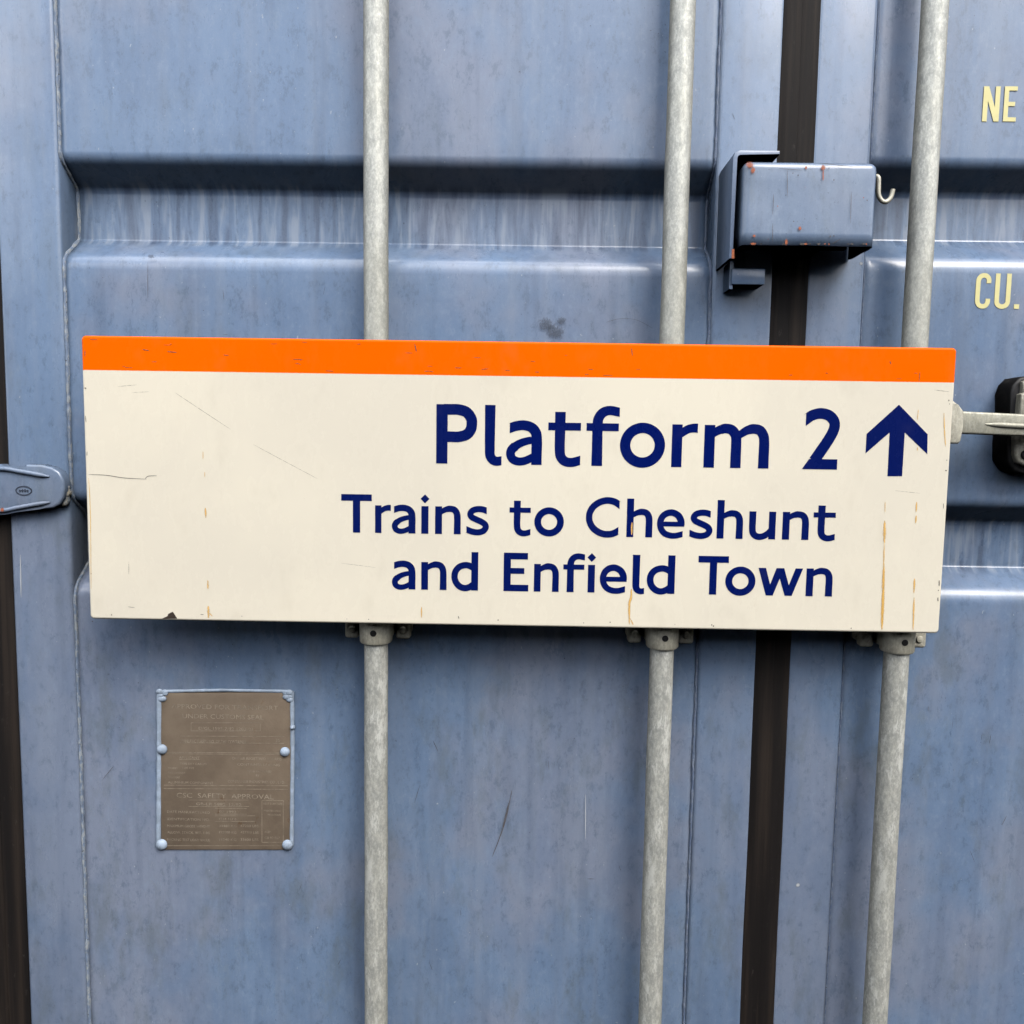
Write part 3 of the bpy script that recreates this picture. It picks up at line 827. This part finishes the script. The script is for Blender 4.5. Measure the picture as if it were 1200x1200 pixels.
# ------------------------------------------------------------------ markings on the right door
for ch, u0, u1, v in (('N_', 1151.5, 1171, 142.5), ('E_', 1176, 1191, 142.5), ('C_', 1142.8, 1160.5, 361.5), ('U_', 1165.5, 1184, 361.8), ('._', 1189, 1195, 362)):
    word([(ch, u0, u1)], ((u0 + u1) / 2, v), 41.2, PAN, .0006, M_yellow, CONT, name='door_marking')

# ------------------------------------------------------------------ the sign
SY, ST = -.088, .0225                                    # face depth, thickness
sx0 = PX(100, 560, SY); sx1 = PX(1111.2, 575, SY)
sz1 = PZ(608, 400.3, SY); sz0 = PZ(603, 734.0, SY)
band_z = PZ(608, 441, SY)
SIGN = empty('platform_sign', ((sx0 + sx1) / 2, SY + ST / 2, sz0), 'cream enamel platform sign with orange band and navy lettering hung across the container doors', 'sign')
def sign_body():
    """folded-edge tray: rounded outline, rolled front edge, built as nested rings"""
    bm = bmesh.new(); r, b_ = .0062, .0034; rings = []
    prof = [(0, SY + ST)] + [(b_ * (1 - math.cos(math.radians(t))), SY + b_ * (1 - math.sin(math.radians(t)))) for t in (0, 15, 30, 45, 60, 75, 90)]
    for ins, y in prof:
        ring_ = []
        for cx, cz, a0 in ((sx1 - r, sz0 + r, -90), (sx1 - r, sz1 - r, 0), (sx0 + r, sz1 - r, 90), (sx0 + r, sz0 + r, 180)):
            for k_ in range(9):
                a = math.radians(a0 + 90 * k_ / 8)
                ring_.append(bm.verts.new((cx + (r - ins) * math.cos(a), y, cz + (r - ins) * math.sin(a))))
        rings.append(ring_)
    n = len(rings[0])
    for r0, r1 in zip(rings, rings[1:]):
        for k_ in range(n): bm.faces.new((r0[k_], r0[(k_ + 1) % n], r1[(k_ + 1) % n], r1[k_]))
    bm.faces.new(rings[0][::-1]); bm.faces.new(rings[-1])
    return bm
for nm, mat, keep_up in (('sign_panel', M_cream, False), ('orange_band', M_orange, True)):
    bm = sign_body()
    bmesh.ops.bisect_plane(bm, geom=bm.verts[:] + bm.edges[:] + bm.faces[:], plane_co=(0, 0, band_z), plane_no=(0, 0, 1),
                           clear_inner=keep_up, clear_outer=not keep_up)
    ed = [e_ for e_ in bm.edges if e_.is_boundary]
    if keep_up is False: bmesh.ops.holes_fill(bm, edges=ed)
    o = obj(nm, bm, mat, SIGN, angle=35)
    md = o.modifiers.new('flat_face_normals', 'WEIGHTED_NORMAL'); md.keep_sharp = True; md.weight = 100
L1, L2, L3 = (745, 546.6), (690, 628.5), (715, 694.6)
TH = .00035
word([('P', 511.3, 559), ('l', 568, 588), ('a', 593.3, 635.3), ('t', 642.3, 680.7), ('f', 687, 725.4), ('o', 726.6, 779.4), ('r', 787.3, 817.2), ('m', 825.2, 901.6)], L1, 69.6, SY, TH, M_navy, SIGN)
word([('2', 940.5, 983)], L1, 69.6, SY, TH, M_navy, SIGN)
word([('T', 400, 435.7), ('r', 439.6, 458), ('a', 459.2, 487), ('i', 493.8, 502.1), ('n', 510, 540), ('s', 546.2, 573)], L2, 45, SY, TH, M_navy, SIGN)
word([('t', 597, 622), ('o', 626.2, 660.8)], L2, 45, SY, TH, M_navy, SIGN)
word([('C', 686.5, 727), ('h', 734.4, 764.7), ('e', 770, 802.3), ('s', 807.8, 835.2), ('h', 840.2, 870.8), ('u', 877.8, 909), ('n', 917, 948), ('t', 953, 979)], L2, 45, SY, TH, M_navy, SIGN)
word([('a', 459.3, 487), ('n', 493.7, 523.4), ('d', 529, 560.3)], L3, 45, SY, TH, M_navy, SIGN)
word([('E', 590.2, 619.3), ('n', 625.8, 655), ('f', 660, 685), ('i', 688.9, 697), ('e', 703, 734.7), ('l', 741, 755.2), ('d', 758, 790.8)], L3, 45, SY, TH, M_navy, SIGN)
word([('T', 817.8, 853.3), ('o', 850, 885.3), ('w', 888.3, 940.5), ('n', 944.7, 975.7)], L3, 45, SY, TH, M_navy, SIGN)
ar = [(614, 297), (748, 436), (746, 528), (641, 427), (628, 632), (560, 632), (570, 427), (457, 525), (462, 434)]
ar = [P(900 + a / 4, 400 + b / 4, SY) for a, b in ar]
cxa = (ar[4][0] + ar[5][0]) / 2
obj('arrow', solid(bmesh.new(), [ar], SY, TH), M_navy, SIGN, smooth=False)

# wear on the sign
def sm(name, pts, w, mat): return mark(name, pts, w, mat, SIGN, SY, .0004 if mat is M_rust else .00012)
for pts, w in ((((205, 460), (232, 478), (270, 503)), .0011), (((297, 521), (340, 544), (372, 561)), .0010), (((400, 660), (440, 665)), .0008), (((151, 658), (151, 673)), .0012), (((138, 453), (160, 451)), .001), (((155, 460), (175, 459)), .0009), (((1049, 575), (1078, 578)), .0008), (((1095, 457), (1112, 459)), .0014)):
    sm('scratch', pts, w, M_scr_faint)
for pts, w in ((((104, 556), (125, 557), (145, 560), (172, 561.5)), .0016), (((170, 561), (174, 558), (184, 557.5)), .0014), (((167, 409.5), (175, 411)), .0018), (((196, 412), (207, 413)), .0018), (((262, 416), (268, 416.5)), .0014),
               (((343, 421), (355, 421.5)), .0014), (((486, 403), (488, 412)), .0022), (((533, 431), (541, 431)), .0013), (((564, 433), (572, 432)), .0013), (((592, 434), (598, 434.5)), .0013), (((740, 408), (741, 417)), .0016),
               (((685, 439), (690, 439)), .0012), (((706, 440), (718, 440)), .0010), (((627, 436), (632, 436)), .0012), (((1043, 423), (1044, 427)), .0016), (((1078, 436), (1077, 447)), .0013), (((99.5, 410), (99.5, 418)), .0016), (((100, 487), (101, 495)), .0015), (((102, 529), (102, 534)), .0015),
               (((1100.5, 680), (1100.5, 687)), .0028), (((1099, 700), (1099, 704)), .0022), (((1105.5, 590), (1105.5, 596)), .0014), (((537, 722), (538, 725)), .002), (((150, 711), (158, 712)), .001), (((235, 720), (239, 720)), .0012)):
    sm('scratch', pts, w, M_scr)
for pts, w in ((((238, 529), (238, 538)), .0016), (((240, 553), (240, 559)), .0014), (((240.5, 595), (241.5, 607)), .0042), (((243.5, 680), (244, 690)), .0040), (((244, 710), (244.5, 724)), .0062), (((245, 718), (249, 722)), .0022),
               (((494, 711), (494, 724)), .0030), (((740.5, 612), (740.3, 627)), .0042), (((740, 690), (739.5, 700), (737.5, 708), (737.5, 732)), .0052), (((738, 724), (742, 732)), .003),
               (((1037, 588), (1037, 600)), .0018), (((1036.5, 610), (1036.5, 636)), .0062), (((1036, 636), (1035.5, 662)), .0028), (((1035.5, 660), (1034.5, 700), (1033.4, 737.5)), .0070), (((1036, 665), (1035, 700), (1034, 734)), .004),
               (((1076, 480), (1075, 492)), .0018), (((1075, 524), (1075, 528)), .002), (((1074, 588), (1073.5, 600)), .0035), (((1073.5, 604), (1073, 613)), .0035), (((1071.5, 678), (1071, 695)), .0045), (((1071, 700), (1070, 738)), .0038),
               (((1106, 484), (1107, 510), (1108, 524)), .0026), (((104, 560), (106, 600), (107, 690)), .0016)):
    sm('rust_stain', pts, w, M_rust)
rs2 = random.Random(11)
for i in range(26):
    u = rs2.uniform(105, 1100); b = 441 + (u - 608) * .0155
    v = b + (rs2.uniform(-11, -3) if i % 2 else rs2.uniform(-44, -3)); l = rs2.uniform(2, 9)
    sm('scratch', ((u, v), (u + l, v + l * .0155 + rs2.uniform(-.6, .6))), rs2.uniform(.0006, .0013), M_scr)
for i in range(22):
    if i % 2: u, v = rs2.uniform(110, 1095), 730 + rs2.uniform(-4, 0); v += (u - 603) * .0172
    else: v = rs2.uniform(450, 730); u = (102.5 + (v - 560) * .030 if i % 4 else 1107 - (v - 560) * .058) + rs2.uniform(-1, 1.2)
    blot('enamel_nick', u, v, rs2.uniform(.5, 1.5), rs2.uniform(.5, 1.6), M_scr, SIGN, SY, .0003)
cp = [(190, 725), (193, 723.5), (196.5, 722), (197, 719.5), (201, 717.5), (202.5, 717), (205, 720.5), (207.5, 724.8)]
obj('enamel_chip', solid(bmesh.new(), [[P(a, b, SY) for a, b in cp]], SY, .0003), M_chip, SIGN, smooth=False)

# ------------------------------------------------------------------ wear on the doors
def dm(name, pts, w, mat, Y=PAN): return mark(name, pts, w, mat, CONT, Y, .0022 if Y == PAN else .0004)
for pts, w in ((((600, 925), (597, 940), (592, 962), (584, 985), (577, 1003)), .0022), (((596, 940), (589, 970)), .0022), (((134, 897), (121, 913)), .0012), (((174, 308), (174, 350)), .0013), (((492, 920), (486, 940)), .0010), (((688, 1029), (696, 1029)), .0014)):
    dm('scratch', pts, w, M_scr)
for pts, w in ((((710, 378), (725, 374), (745, 375), (765, 385)), .0008), (((858, 133), (861, 140)), .001)): dm('scratch', pts, w, M_scr, PAN if pts[0][0] < 840 else 0)
for u, v, a, b, m in ((640, 380, 16, 12, M_smudge), (651, 389, 17, 13, M_smudge), (658, 376, 9, 7, M_smudge), (178, 301, 7, 3.5, M_smudge)):
    blot('smudge', u, v, a, b, m, CONT, PAN, .0022)
for pts, w in ((((686, 930), (686, 982)), .0022), (((24, 650), (25, 700)), .0030)): dm('chalk_mark', pts, w, M_chalk, PAN if pts[0][0] > 90 else 0)
blot('paint_fleck', 935, 1037, 4, 4, M_chalk, CONT, 0, .0005)
blot('paint_fleck', 1009, 309, 3, 3, M_chalk, CONT, 0, .0005)
rs = random.Random(4)
for i in range(16):                                     # small knocks in the paint
    u, v = rs.uniform(480, 740), rs.uniform(790, 1150); a = rs.uniform(-.5, .5); l = rs.uniform(4, 16)
    if i % 3 == 0: u = rs.uniform(1080, 1190)
    if i % 3 == 1: u = rs.uniform(110, 410); v = rs.uniform(1030, 1150) if i % 2 else rs.uniform(330, 385)
    dm('scratch', ((u, v), (u + l * math.sin(a), v + l * math.cos(a))), rs.uniform(.0006, .0013), M_scr)
# rust on the lock box and guard
for u, v, a, b in ((878, 194, 7, 5), (882, 200, 4, 5), (964, 197, 4, 4.5), (937, 268, 3, 3.5), (883, 277, 3, 2.5), (882, 286, 5, 2), (921, 284, 2.5, 5), (944, 197, 2, 3)):
    blot('rust_spot', u, v, a, b, M_rust_red, lb, BY, .0020)
mark('rust_stain', ((964, 200), (964, 212)), .003, M_rust_red, lb, BY, .0020)
rs3 = random.Random(3)
for i in range(22):
    u = rs3.uniform(878, 1016); v = 286.3 if i % 3 else rs3.uniform(192, 284)
    blot('paint_chip', u, v, rs3.uniform(.8, 4.5 if i % 3 else 1.2), rs3.uniform(.7, 1.8), M_scr if i % 4 else M_rust_red, lb, BY, .0020)
for a in ((906, 228, 905, 252), (922, 200, 922, 232), (997, 225, 996, 262), (960, 192, 1000, 196), (912, 198, 940, 200), (905, 262, 905, 284), (975, 286, 985, 280)):
    mark('scratch', ((a[0], a[1]), (a[2], a[3])), .0013, M_scr, lb, BY, .0020)
mark('rust_stain', ((858.8, 292), (858.8, 303)), .006, M_rust_red, CONT, GY, .0004, False)
blot('rust_spot', 5, 597, 3.5, 4, M_rust_red, hg, QY, .0052)
